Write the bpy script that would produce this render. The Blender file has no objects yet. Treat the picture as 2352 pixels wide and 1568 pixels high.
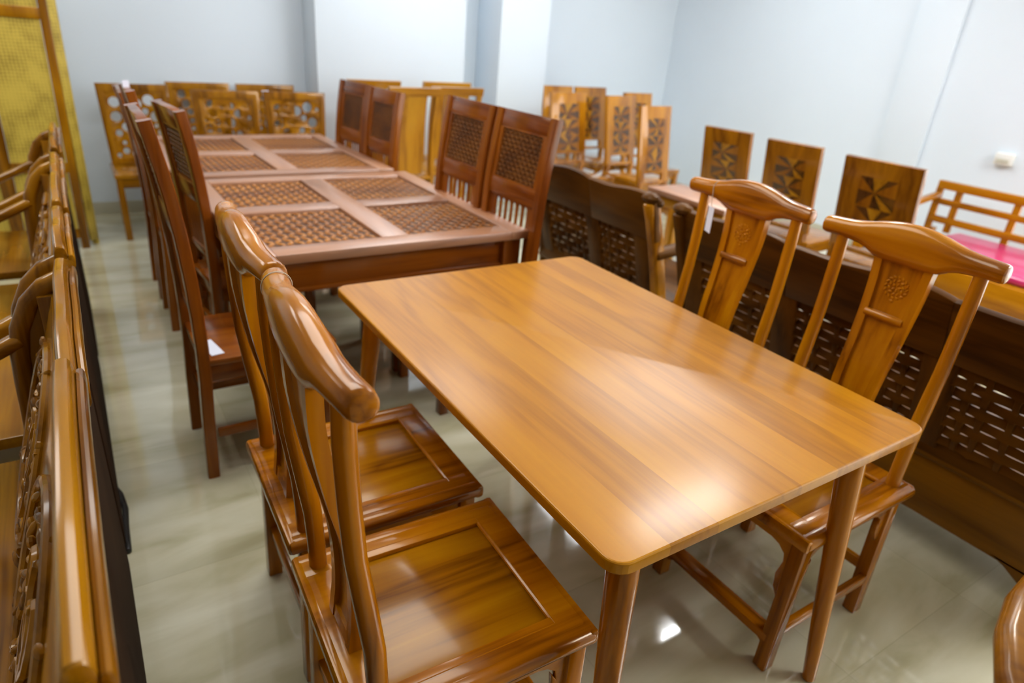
import bpy, bmesh, math, random
from mathutils import Vector, Matrix
PI = math.pi
random.seed(11)
C = bpy.context.scene.collection

# ------------------------------------------------------------------ materials
def new_mat(name):
    m = bpy.data.materials.new(name); m.use_nodes = True
    nt = m.node_tree
    return m, nt, nt.nodes['Principled BSDF'], nt.nodes, nt.links

def ramp(nodes, stops):
    r = nodes.new('ShaderNodeValToRGB')
    e = r.color_ramp.elements
    e[0].position, e[0].color = stops[0][0], (*stops[0][1], 1)
    e[1].position, e[1].color = stops[1][0], (*stops[1][1], 1)
    for p, c in stops[2:]:
        k = e.new(p); k.color = (*c, 1)
    return r

def wood(name, dark, mid, light, axis='X', rough=0.22, grain=1.0, coat=0.5, board=0.0, board_axis='X', fig=5.0, spec=0.4, crough=0.10):
    """varnished wood, grain along the given object axis"""
    m, nt, bs, N, L = new_mat(name)
    tc = N.new('ShaderNodeTexCoord'); oi = N.new('ShaderNodeObjectInfo')
    ml = N.new('ShaderNodeMath'); ml.operation = 'MULTIPLY'; ml.inputs[1].default_value = 37.0
    L.new(oi.outputs['Random'], ml.inputs[0])
    add = N.new('ShaderNodeVectorMath'); add.operation = 'ADD'
    L.new(tc.outputs['Object'], add.inputs[0]); L.new(ml.outputs[0], add.inputs[1])
    vec = add.outputs[0]
    if board > 0:
        sx = N.new('ShaderNodeSeparateXYZ'); L.new(tc.outputs['Object'], sx.inputs[0])
        dv = N.new('ShaderNodeMath'); dv.operation = 'DIVIDE'; dv.inputs[1].default_value = board
        L.new(sx.outputs[board_axis], dv.inputs[0])
        fl = N.new('ShaderNodeMath'); fl.operation = 'FLOOR'; L.new(dv.outputs[0], fl.inputs[0])
        wn = N.new('ShaderNodeTexWhiteNoise'); wn.noise_dimensions = '1D'; L.new(fl.outputs[0], wn.inputs['W'])
        sc = N.new('ShaderNodeVectorMath'); sc.operation = 'SCALE'; sc.inputs['Scale'].default_value = 3.0
        L.new(wn.outputs['Color'], sc.inputs[0])
        ad2 = N.new('ShaderNodeVectorMath'); ad2.operation = 'ADD'
        L.new(add.outputs[0], ad2.inputs[0]); L.new(sc.outputs[0], ad2.inputs[1]); vec = ad2.outputs[0]
    mp = N.new('ShaderNodeMapping')
    s = [7.0 * grain] * 3; s['XYZ'.index(axis)] = 0.9 * grain
    mp.inputs['Scale'].default_value = s
    L.new(vec, mp.inputs['Vector'])
    n1 = N.new('ShaderNodeTexNoise'); n1.inputs['Scale'].default_value = 1.0
    n1.inputs['Detail'].default_value = 3.0; n1.inputs['Roughness'].default_value = 0.5; n1.inputs['Distortion'].default_value = 0.4
    L.new(mp.outputs[0], n1.inputs['Vector'])
    f = N.new('ShaderNodeMath'); f.operation = 'MULTIPLY'; f.inputs[1].default_value = fig
    L.new(n1.outputs['Fac'], f.inputs[0])
    pp = N.new('ShaderNodeMath'); pp.operation = 'PINGPONG'; pp.inputs[1].default_value = 1.0
    L.new(f.outputs[0], pp.inputs[0])
    mp2 = N.new('ShaderNodeMapping')
    s = [90.0] * 3; s['XYZ'.index(axis)] = 3.0
    mp2.inputs['Scale'].default_value = s
    L.new(vec, mp2.inputs['Vector'])
    n2 = N.new('ShaderNodeTexNoise'); n2.inputs['Scale'].default_value = 1.0; n2.inputs['Detail'].default_value = 2.0
    L.new(mp2.outputs[0], n2.inputs['Vector'])
    mx = N.new('ShaderNodeMath'); mx.operation = 'MULTIPLY_ADD'; mx.inputs[1].default_value = 0.45
    L.new(n2.outputs['Fac'], mx.inputs[0])
    hm = N.new('ShaderNodeMath'); hm.operation = 'MULTIPLY'; hm.inputs[1].default_value = 0.6
    L.new(pp.outputs[0], hm.inputs[0]); L.new(hm.outputs[0], mx.inputs[2])
    r = ramp(N, [(0.12, dark), (0.85, light), (0.42, mid)])
    L.new(mx.outputs[0], r.inputs['Fac'])
    col = r.outputs['Color']
    if board > 0:
        hs = N.new('ShaderNodeHueSaturation')
        mr = N.new('ShaderNodeMapRange'); mr.inputs['To Min'].default_value = 0.93; mr.inputs['To Max'].default_value = 1.06
        L.new(wn.outputs['Value'], mr.inputs['Value']); L.new(mr.outputs[0], hs.inputs['Value'])
        L.new(col, hs.inputs['Color']); col = hs.outputs['Color']
    L.new(col, bs.inputs['Base Color'])
    bs.inputs['Roughness'].default_value = rough
    bs.inputs['Coat Weight'].default_value = coat
    bs.inputs['Coat Roughness'].default_value = crough
    bs.inputs['Specular IOR Level'].default_value = spec
    bs.inputs['Specular Tint'].default_value = (1.0, 0.72, 0.40, 1)   # amber varnish
    return m

def glossier(m, ior=1.8):
    b = m.node_tree.nodes['Principled BSDF']; b.inputs['IOR'].default_value = 1.9; b.inputs['Specular IOR Level'].default_value = .9; b.inputs['Specular Tint'].default_value = (1, .95, .92, 1); b.inputs['Coat Weight'].default_value = .5; b.inputs['Coat IOR'].default_value = 1.5; b.inputs['Coat Roughness'].default_value = .25
def triple(name, d, m_, l, **k):
    return {a: wood(name + '_grain_' + a.lower(), d, m_, l, axis=a, **k) for a in 'XYZ'}

HONEY = triple('honey_teak', (0.16, 0.038, 0.001), (0.42, 0.128, 0.001), (0.56, 0.200, 0.002), rough=0.2, coat=0.32)
HONEYTOP = wood('honey_teak_top', (0.32, 0.108, 0.0004), (0.45, 0.170, 0.0004), (0.52, 0.215, 0.0006), axis='Y', rough=0.34, coat=0.28, board=0.117, fig=4.2, crough=.16)
SEATW = wood('honey_seat', (0.13, 0.032, 0.001), (0.33, 0.115, 0.001), (0.42, 0.165, 0.002), axis='X', rough=0.2, coat=0.3, fig=7.0, grain=0.9)
RED = triple('red_teak', (0.10, 0.018, 0.002), (0.20, 0.045, 0.003), (0.27, 0.07, 0.004), rough=0.22, coat=0.3)
REDTOP = wood('red_teak_top_sheen', (0.26, 0.095, 0.035), (0.37, 0.145, 0.055), (0.43, 0.175, 0.065), axis='Y', rough=0.42, coat=0.8)  # paler than red teak: wall reflection is put into the colour
REDTOPX = wood('red_teak_cross_sheen', (0.26, 0.095, 0.035), (0.37, 0.145, 0.055), (0.43, 0.175, 0.065), axis='X', rough=0.42, coat=0.8)  # same painted-in wall reflection, grain running across
glossier(REDTOP, 2.0); glossier(REDTOPX, 2.0)
LATT = wood('lattice_teak', (0.14, 0.035, 0.004), (0.28, 0.085, 0.006), (0.38, 0.13, 0.008), axis='X', rough=0.35, coat=0.25)
LATTC = wood('lattice_teak_chair', (0.07, 0.018, 0.003), (0.14, 0.04, 0.005), (0.20, 0.065, 0.008), axis='X', rough=0.35, coat=0.25)
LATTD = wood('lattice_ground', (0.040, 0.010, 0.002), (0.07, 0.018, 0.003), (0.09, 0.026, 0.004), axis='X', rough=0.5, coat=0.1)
SHADEW = triple('shaded_teak', (0.03, 0.009, 0.001), (0.075, 0.025, 0.002), (0.115, 0.040, 0.003), rough=0.42, coat=0.04, spec=0.15)  # sofa wood darkened: shade on the backs is put into the colour
BASESHADE = triple('base_and_shade_teak', (0.06, 0.020, 0.001), (0.14, 0.05, 0.002), (0.20, 0.075, 0.003), rough=0.35, coat=0.2, spec=0.3)  # sofa base wood; on the bench wings it stands in for shade
AMBER = triple('amber_teak', (0.16, 0.045, 0.002), (0.36, 0.13, 0.003), (0.48, 0.19, 0.004), rough=0.2, coat=0.32)
AMBERG = triple('amber_panel', (0.16, 0.045, 0.002), (0.36, 0.13, 0.003), (0.48, 0.19, 0.004), rough=0.16, coat=1.0)
for a_ in AMBERG.values(): a_.node_tree.nodes['Principled BSDF'].inputs['Coat Roughness'].default_value = .05
GOLD = triple('gold_teak', (0.22, 0.075, 0.003), (0.42, 0.17, 0.005), (0.50, 0.23, 0.008), rough=0.3, coat=0.35)
CARV = triple('carved_teak', (0.09, 0.028, 0.001), (0.26, 0.095, 0.002), (0.40, 0.165, 0.003), rough=0.22, coat=0.35)
M_DARK = wood('mosaic_dark', (0.03, 0.011, 0.003), (0.06, 0.02, 0.005), (0.09, 0.032, 0.008), axis='X', rough=0.16, coat=1.0, crough=.05)
M_MID = wood('mosaic_mid', (0.12, 0.035, 0.003), (0.22, 0.07, 0.004), (0.28, 0.10, 0.005), axis='Z', rough=0.2)
M_LITE = wood('mosaic_light', (0.22, 0.085, 0.004), (0.34, 0.14, 0.006), (0.40, 0.18, 0.008), axis='X', rough=0.2)

def plain(name, col, rough=0.5, coat=0.0, spec=0.5, noise=0.0, nscale=3.0):
    m, nt, bs, N, L = new_mat(name)
    bs.inputs['Roughness'].default_value = rough
    bs.inputs['Coat Weight'].default_value = coat
    bs.inputs['Specular IOR Level'].default_value = spec
    tc = N.new('ShaderNodeTexCoord'); n = N.new('ShaderNodeTexNoise'); n.inputs['Scale'].default_value = nscale
    n.inputs['Detail'].default_value = 4
    L.new(tc.outputs['Object'], n.inputs['Vector'])
    a = tuple(c * (1 - noise) for c in col); b = tuple(min(1, c * (1 + noise)) for c in col)
    r = ramp(N, [(0.3, a), (0.7, b)]); L.new(n.outputs['Fac'], r.inputs['Fac'])
    L.new(r.outputs['Color'], bs.inputs['Base Color'])
    return m

WALL = plain('white_wall_paint', (0.725, 0.80, 0.87), rough=0.55, noise=0.015, nscale=1.2)
WALL2 = plain('grey_wall_paint', (0.34, 0.33, 0.31), rough=0.6, noise=0.02)
CEIL = plain('ceiling_paint', (0.84, 0.85, 0.87), rough=0.8, noise=0.01)
BASEB = plain('beige_skirting_tile', (0.52, 0.50, 0.38), rough=0.25, noise=0.05)
PAPER = plain('tag_paper', (0.80, 0.80, 0.90), rough=0.7, noise=0.01)
STRING = plain('tag_string', (0.62, 0.52, 0.38), rough=0.8)
PLASTIC = plain('switch_plastic', (0.80, 0.80, 0.76), rough=0.35)
PLASTICD = plain('switch_rocker_plastic', (0.56, 0.54, 0.44), rough=0.4)
PINK = plain('pink_satin', (0.50, 0.012, 0.12), rough=0.28, coat=0.3, noise=0.12, nscale=9)
BACKM = plain('shaded_back_board', (0.035, 0.017, 0.008), rough=0.9, spec=0.05, noise=0.2)  # near-black: shade on the bench backs is put into the colour
CABLE = plain('black_rubber', (0.012, 0.010, 0.008), rough=0.4)
METAL = plain('lamp_housing', (0.75, 0.75, 0.75), rough=0.4)

def floor_mat():
    m, nt, bs, N, L = new_mat('polished_beige_tile')
    tc = N.new('ShaderNodeTexCoord')
    mp = N.new('ShaderNodeMapping'); mp.inputs['Location'].default_value = (0.27, 0.11, 0)
    L.new(tc.outputs['Object'], mp.inputs[0])
    br = N.new('ShaderNodeTexBrick'); br.offset = 0.0
    br.inputs['Scale'].default_value = 1.0; br.inputs['Brick Width'].default_value = 0.6; br.inputs['Row Height'].default_value = 0.6
    br.inputs['Mortar Size'].default_value = 0.0016; br.inputs['Mortar Smooth'].default_value = 0.3; br.inputs['Bias'].default_value = 0
    br.inputs['Color1'].default_value = (0.86, 0.86, 0.86, 1); br.inputs['Color2'].default_value = (1, 1, 1, 1)
    br.inputs['Mortar'].default_value = (0.78, 0.77, 0.74, 1)
    L.new(mp.outputs[0], br.inputs['Vector'])
    mp2 = N.new('ShaderNodeMapping'); mp2.inputs['Scale'].default_value = (1.0, 4.0, 1.0); mp2.inputs['Rotation'].default_value = (0, 0, 0.5)
    L.new(tc.outputs['Object'], mp2.inputs[0])
    n = N.new('ShaderNodeTexNoise'); n.inputs['Scale'].default_value = 1.6; n.inputs['Detail'].default_value = 6; n.inputs['Distortion'].default_value = 0.7
    L.new(mp2.outputs[0], n.inputs['Vector'])
    r = ramp(N, [(0.30, (0.46, 0.41, 0.235)), (0.72, (0.76, 0.71, 0.52)), (0.5, (0.63, 0.575, 0.385))])
    L.new(n.outputs['Fac'], r.inputs['Fac'])
    mx = N.new('ShaderNodeMix'); mx.data_type = 'RGBA'; mx.blend_type = 'MULTIPLY'; mx.inputs[0].default_value = 1.0
    L.new(r.outputs['Color'], mx.inputs[6]); L.new(br.outputs['Color'], mx.inputs[7])
    L.new(mx.outputs[2], bs.inputs['Base Color'])
    bs.inputs['Roughness'].default_value = 0.09
    bs.inputs['Specular IOR Level'].default_value = 0.6
    bs.inputs['Coat Weight'].default_value = 0.6; bs.inputs['Coat Roughness'].default_value = 0.03
    return m
FLOOR = floor_mat()

def rattan_mat():
    m, nt, bs, N, L = new_mat('woven_bamboo_matting')
    tc = N.new('ShaderNodeTexCoord')
    w1 = N.new('ShaderNodeTexWave'); w1.bands_direction = 'X'; w1.inputs['Scale'].default_value = 17; w1.inputs['Distortion'].default_value = 2.0
    w2 = N.new('ShaderNodeTexWave'); w2.bands_direction = 'Z'; w2.inputs['Scale'].default_value = 17; w2.inputs['Distortion'].default_value = 2.0
    for w in (w1, w2): L.new(tc.outputs['Object'], w.inputs['Vector'])
    a = N.new('ShaderNodeMath'); a.operation = 'ADD'
    L.new(w1.outputs['Fac'], a.inputs[0]); L.new(w2.outputs['Fac'], a.inputs[1])
    mp = N.new('ShaderNodeMapping'); mp.inputs['Scale'].default_value = (9, 9, 9); L.new(tc.outputs['Object'], mp.inputs[0])
    n = N.new('ShaderNodeTexNoise'); n.inputs['Scale'].default_value = 1.0; n.inputs['Detail'].default_value = 3; L.new(mp.outputs[0], n.inputs['Vector'])
    b = N.new('ShaderNodeMath'); b.operation = 'MULTIPLY_ADD'; b.inputs[1].default_value = 0.22
    L.new(a.outputs[0], b.inputs[0]); L.new(n.outputs['Fac'], b.inputs[2])
    r = ramp(N, [(0.40, (0.24, 0.155, 0.010)), (0.85, (0.62, 0.44, 0.06))])
    L.new(b.outputs[0], r.inputs['Fac']); L.new(r.outputs['Color'], bs.inputs['Base Color'])
    bs.inputs['Roughness'].default_value = 0.5
    return m
RATTAN = rattan_mat()

def emit_mat(name, col, s):
    m, nt, bs, N, L = new_mat(name)
    bs.inputs['Base Color'].default_value = (0.8, 0.8, 0.8, 1)
    bs.inputs['Emission Color'].default_value = (*col, 1); bs.inputs['Emission Strength'].default_value = s
    return m

# ------------------------------------------------------------------ mesh helpers
def tag(o, label=None, cat=None, group=None, kind=None):
    if label: o['label'] = label
    if cat: o['category'] = cat
    if group: o['group'] = group
    if kind: o['kind'] = kind
    return o

def empty(name, loc=(0, 0, 0), rz=0.0):
    o = bpy.data.objects.new(name, None); C.objects.link(o)
    o.empty_display_size = 0.1
    o.location = loc; o.rotation_euler = (0, 0, rz)
    return o

class MB:
    def __init__(s): s.bm = bmesh.new(); s.mi = 0
    def _xf(s, vs, M):
        for v in vs: v.co = M @ v.co
    def box(s, c, size, M=None, bevel=0.004, seg=2):
        b = bmesh.new()
        bmesh.ops.create_cube(b, size=1.0)
        for v in b.verts: v.co = Vector((v.co.x * size[0], v.co.y * size[1], v.co.z * size[2]))
        bv = min(bevel, min(size) * 0.45)
        if bv > 0: bmesh.ops.bevel(b, geom=list(b.edges), offset=bv, segments=seg, affect='EDGES', profile=0.5)
        T = Matrix.Translation(c)
        if M is not None: T = T @ M
        s.join(b, T); return s
    def join(s, b, M=None):
        if M is not None: bmesh.ops.transform(b, matrix=M, verts=b.verts)
        for f in b.faces: f.material_index = s.mi
        me = bpy.data.meshes.new('tmp'); b.to_mesh(me); b.free()
        s.bm.from_mesh(me); bpy.data.meshes.remove(me)
        return s
    def bar(s, p0, p1, w, d, up=(0, 0, 1), bevel=0.004, ext=0.0):
        """box along p0->p1, w across (side), d along 'up'"""
        p0, p1 = Vector(p0), Vector(p1); z = (p1 - p0); L = z.length + 2 * ext; z.normalize()
        u = Vector(up); x = u.cross(z)
        if x.length < 1e-5: x = Vector((1, 0, 0)).cross(z)
        x.normalize(); y = z.cross(x)
        M = Matrix((x, y, z)).transposed().to_4x4()
        return s.box((p0 + p1) / 2, (w, d, L), M, bevel)
    def loft(s, rings, caps=True, close=True):
        b = bmesh.new(); R = []
        for r in rings: R.append([b.verts.new(p) for p in r])
        n = len(rings[0])
        for i in range(len(R) - 1):
            for j in range(n if close else n - 1):
                k = (j + 1) % n
                b.faces.new((R[i][j], R[i][k], R[i + 1][k], R[i + 1][j]))
        if caps and close:
            b.faces.new(list(reversed(R[0]))); b.faces.new(R[-1])
        bmesh.ops.recalc_face_normals(b, faces=b.faces)
        return s.join(b)
    def tube(s, pts, radii, up=(0, 0, 1), n=14, round_ends=True, power=2.0):
        """swept (super)ellipse; radii = r or (side, up) per point"""
        P = [Vector(p) for p in pts]
        if not isinstance(radii, list): radii = [radii] * len(P)
        radii = [r if isinstance(r, tuple) else (r, r) for r in radii]
        rings = []
        m = len(P); u0 = Vector(up)
        def ring(c, t, r, k=1.0):
            x = u0.cross(t)
            if x.length < 1e-4: x = Vector((1, 0, 0)).cross(t)
            x.normalize(); y = t.cross(x).normalized()
            out = []
            for j in range(n):
                a = 2 * PI * j / n; ca, sa = math.cos(a), math.sin(a)
                e = 2.0 / power
                out.append(c + x * (math.copysign(abs(ca) ** e, ca) * r[0] * k) + y * (math.copysign(abs(sa) ** e, sa) * r[1] * k))
            return out
        for i in range(m):
            t = (P[min(i + 1, m - 1)] - P[max(i - 1, 0)]).normalized()
            if round_ends and i == 0:
                q = min(radii[0]) * 0.35
                rings.append(ring(P[0] - t * 0, t, radii[0], 0.72)); rings.append(ring(P[0] + t * q * 0.35, t, radii[0], 0.92)); rings.append(ring(P[0] + t * q, t, radii[0], 1.0))
            elif round_ends and i == m - 1:
                q = min(radii[-1]) * 0.35
                rings.append(ring(P[-1] - t * q, t, radii[-1], 1.0)); rings.append(ring(P[-1] - t * q * 0.35, t, radii[-1], 0.92)); rings.append(ring(P[-1], t, radii[-1], 0.72))
            else: rings.append(ring(P[i], t, radii[i]))
        return s.loft(rings)
    def prism(s, poly, t, M=None, bevel=0.003):
        """2D outline in XY extruded +-t/2 along Z"""
        b = bmesh.new()
        vs = [b.verts.new((x, y, -t / 2)) for x, y in poly]
        f = b.faces.new(vs)
        r = bmesh.ops.extrude_face_region(b, geom=[f])
        for v in [g for g in r['geom'] if isinstance(g, bmesh.types.BMVert)]: v.co.z += t
        bmesh.ops.recalc_face_normals(b, faces=b.faces)
        if bevel > 0:
            ed = [e for e in b.edges if abs(e.verts[0].co.z - e.verts[1].co.z) < 1e-6]
            bmesh.ops.bevel(b, geom=ed, offset=bevel, segments=2, affect='EDGES', profile=0.5)
        return s.join(b, M)
    def ball(s, c, r, M=None, u=10, v=6):
        b = bmesh.new(); bmesh.ops.create_uvsphere(b, u_segments=u, v_segments=v, radius=1.0)
        T = Matrix.Translation(c)
        if M is not None: T = T @ M
        T = T @ Matrix.Diagonal((r[0], r[1], r[2], 1))
        return s.join(b, T)
    def torus(s, c, R, r, M=None, n=20, k=8):
        rings = []
        for i in range(n + 1):
            a = 2 * PI * i / n
            o = Vector((math.cos(a) * R, math.sin(a) * R, 0)); d = o.normalized()
            rings.append([o + d * (math.cos(2 * PI * j / k) * r) + Vector((0, 0, math.sin(2 * PI * j / k) * r)) for j in range(k)])
        T = Matrix.Translation(c)
        if M is not None: T = T @ M
        rings = [[T @ p for p in q] for q in rings]
        return s.loft(rings, caps=False)
    def build(s, name, mats, parent=None, angle=35, label=None):
        me = bpy.data.meshes.new(name); s.bm.to_mesh(me); s.bm.free()
        if not isinstance(mats, (list, tuple)): mats = [mats]
        for m in mats: me.materials.append(m)
        for p in me.polygons: p.use_smooth = True
        try: me.set_sharp_from_angle(angle=math.radians(angle))
        except Exception: pass
        o = bpy.data.objects.new(name, me); C.objects.link(o)
        if parent: o.parent = parent
        if label: o['label'] = label
        return o

def fret_bm(outline, holes, t, bevel=0.002, res=6):
    """flat board with cut-out holes, returned as a bmesh (XY plane, thickness along Z)"""
    cu = bpy.data.curves.new('fret', 'CURVE'); cu.dimensions = '2D'; cu.fill_mode = 'BOTH'
    cu.extrude = max(t / 2 - bevel, 0.0005); cu.bevel_depth = bevel; cu.bevel_resolution = 1
    for loop in [outline] + holes:
        sp = cu.splines.new('POLY'); sp.points.add(len(loop) - 1); sp.use_cyclic_u = True
        for p, (x, y) in zip(sp.points, loop): p.co = (x, y, 0, 1)
    ob = bpy.data.objects.new('fret', cu); C.objects.link(ob)
    dg = bpy.context.evaluated_depsgraph_get(); dg.update()
    me = bpy.data.meshes.new_from_object(ob.evaluated_get(dg))
    b = bmesh.new(); b.from_mesh(me)
    bmesh.ops.remove_doubles(b, verts=b.verts, dist=0.00005)
    bmesh.ops.recalc_face_normals(b, faces=b.faces)
    bpy.data.objects.remove(ob); bpy.data.curves.remove(cu); bpy.data.meshes.remove(me)
    return b

def circ(cx, cy, r, n=18, ry=None):
    ry = ry or r
    return [(cx + r * math.cos(2 * PI * i / n), cy + ry * math.sin(2 * PI * i / n)) for i in range(n)]
def rect(x0, y0, x1, y1): return [(x0, y0), (x1, y0), (x1, y1), (x0, y1)]
def rrect(x0, y0, x1, y1, r, n=5):
    P = []
    for cx, cy, a in ((x1 - r, y1 - r, 0), (x0 + r, y1 - r, PI / 2), (x0 + r, y0 + r, PI), (x1 - r, y0 + r, 1.5 * PI)):
        for i in range(n + 1):
            t = a + PI / 2 * i / n; P.append((cx + r * math.cos(t), cy + r * math.sin(t)))
    return P
def lerp(a, b, t): return a + (b - a) * t
def interp(tab, x):
    for (x0, y0), (x1, y1) in zip(tab, tab[1:]):
        if x <= x1 or (x1, y1) == tab[-1]:
            t = (x - x0) / (x1 - x0); return lerp(y0, y1, max(0, min(1, t)))
def smooth(tab, x):
    """catmull-rom through a table"""
    n = len(tab)
    for i in range(n - 1):
        if x <= tab[i + 1][0] or i == n - 2:
            x0, y0 = tab[i]; x1, y1 = tab[i + 1]
            m0 = (y1 - tab[i - 1][1]) / (x1 - tab[i - 1][0]) if i > 0 else (y1 - y0) / (x1 - x0)
            m1 = (tab[i + 2][1] - y0) / (tab[i + 2][0] - x0) if i + 2 < n else (y1 - y0) / (x1 - x0)
            h = x1 - x0; t = max(0, min(1, (x - x0) / h))
            return (2*t**3-3*t*t+1)*y0 + (t**3-2*t*t+t)*h*m0 + (-2*t**3+3*t*t)*y1 + (t**3-t*t)*h*m1
# matrix that maps local (a, b, n) to world vectors
def frame(o, a, b):
    a = Vector(a).normalized(); b = Vector(b).normalized(); n = a.cross(b)
    M = Matrix((a, b, n)).transposed().to_4x4(); M.translation = Vector(o); return M

def copy_tree(o, parent=None):
    c = o.copy(); C.objects.link(c); c.parent = parent
    for ch in list(o.children): copy_tree(ch, c)
    return c
def place(o, loc, rz, label, group=None):
    o.location = loc; o.rotation_euler = (0, 0, rz); o['label'] = label
    if group: o['group'] = group
    return o

# ------------------------------------------------------------------ room
XR, YB, ZC = 5.85, 5.90, 3.05
def struct(name, mb, mat):
    o = mb.build(name, mat); o['kind'] = 'structure'; return o
X0R, Y0R = -3.2, -3.4
struct('floor', MB().box(((X0R + XR) / 2, (Y0R + YB) / 2, -0.05), (XR - X0R + .4, YB - Y0R + .4, 0.1), bevel=0), FLOOR)
struct('ceiling', MB().box(((X0R + XR) / 2, (Y0R + YB) / 2, ZC + 0.05), (XR - X0R + .4, YB - Y0R + .4, 0.1), bevel=0), CEIL)
w = MB().box(((X0R + XR) / 2, YB + 0.1, ZC / 2), (XR - X0R + .4, 0.2, ZC), bevel=0)
w.box(((1.72 + 3.04) / 2, YB - .16, ZC / 2), (1.32, 0.33, ZC), bevel=0.004)         # shallow wall bay
struct('wall_back', w, WALL)
struct('trim_1', MB().box(((3.34 + 3.86) / 2, (5.48 + 5.9) / 2, ZC / 2), (0.52, 0.42, ZC), bevel=0.006), WALL)
w = MB().box((XR + 0.1, (1.75 + YB) / 2, ZC / 2), (0.2, YB - 1.75, ZC), bevel=0)
w.box((XR + 0.1, (1.75 + Y0R) / 2, ZC - .15), (0.2, 1.75 - Y0R, .3), bevel=0)      # lintel over the glazed shop front
w.box((XR - 0.0175, (2.86 + 3.22) / 2, ZC / 2), (0.035, 0.36, ZC), bevel=0.006)
struct('wall_right', w, WALL)
struct('wall_left', MB().box((X0R - 0.1, (Y0R + YB) / 2, ZC / 2), (0.2, YB - Y0R, ZC), bevel=0), WALL2)
struct('wall_front', MB().box(((X0R + XR) / 2, Y0R - .1, ZC / 2), (XR - X0R, 0.2, ZC), bevel=0), WALL2)
b = MB()
b.box(((X0R + 1.72) / 2, YB - 0.006, 0.045), (1.72 - X0R, 0.012, 0.09), bevel=0.002)
b.box((2.38, 5.57 - 0.006, 0.045), (1.33, 0.012, 0.09), bevel=0.002)
b.box((4.85, YB - 0.006, 0.045), (2.0, 0.012, 0.09), bevel=0.002)
struct('baseboard_back', b, BASEB)
b = MB()
b.box((XR - 0.006, (3.22 + YB) / 2, 0.045), (0.012, YB - 3.22, 0.09), bevel=0.002)
b.box((XR - 0.041, 3.04, 0.045), (0.012, 0.36, 0.09), bevel=0.002)
b.box((XR - 0.006, (1.75 + 2.86) / 2, 0.045), (0.012, 2.86 - 1.75, 0.09), bevel=0.002)
struct('baseboard_right', b, BASEB)

# ceiling sources above the frame: one fixture read from glints, panels added as fill
LAMP = emit_mat('lamp_diffuser', (0.95, 0.98, 1.0), 42.0)
FILL_PANEL = emit_mat('fill_panel', (0.93, 0.97, 1.0), 6.8)  # unseen panels added for fill and for haze on the table
FILL_PANEL2 = emit_mat('bright_fill_panel', (0.95, 0.98, 1.0), 19.0)  # stronger unseen panel added to brighten the near right floor
def ceiling_source(x, y, sx, sy, mat):
    r = empty('ceiling_light_or_fill', (x, y, ZC))
    tag(r, None, 'ceiling light', 'flush ceiling lights of the showroom')
    f = MB()
    for a, b_ in (((-sx / 2, 0), (0.03, sy)), ((sx / 2, 0), (0.03, sy)), ((0, -sy / 2), (sx + .03, 0.03)), ((0, sy / 2), (sx + .03, 0.03))):
        f.box((a[0], a[1], -0.025), (b_[0], b_[1], 0.05), bevel=0.003)
    f.build('frame', METAL, r)
    MB().box((0, 0, -0.02), (sx - .03, sy - .03, 0.02), bevel=0.002).build('diffuser', mat, r)
    return r
for x, y, sx_, sy_, m_ in ((3.27, 2.40, 1.0, .30, LAMP), (4.25, 3.85, 1.5, 1.2, FILL_PANEL), (2.2, 4.55, 1.3, 1.0, FILL_PANEL),
                           (-1.4, 4.2, 1.2, 1.2, FILL_PANEL), (4.3, -0.9, 1.7, 1.6, FILL_PANEL2), (0.45, 2.35, 1.7, 1.5, FILL_PANEL)):
    l = ceiling_source(x, y, sx_, sy_, m_)
    l['label'] = 'flush rectangular ceiling light or added fill panel with a white diffuser, above the frame'

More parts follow.
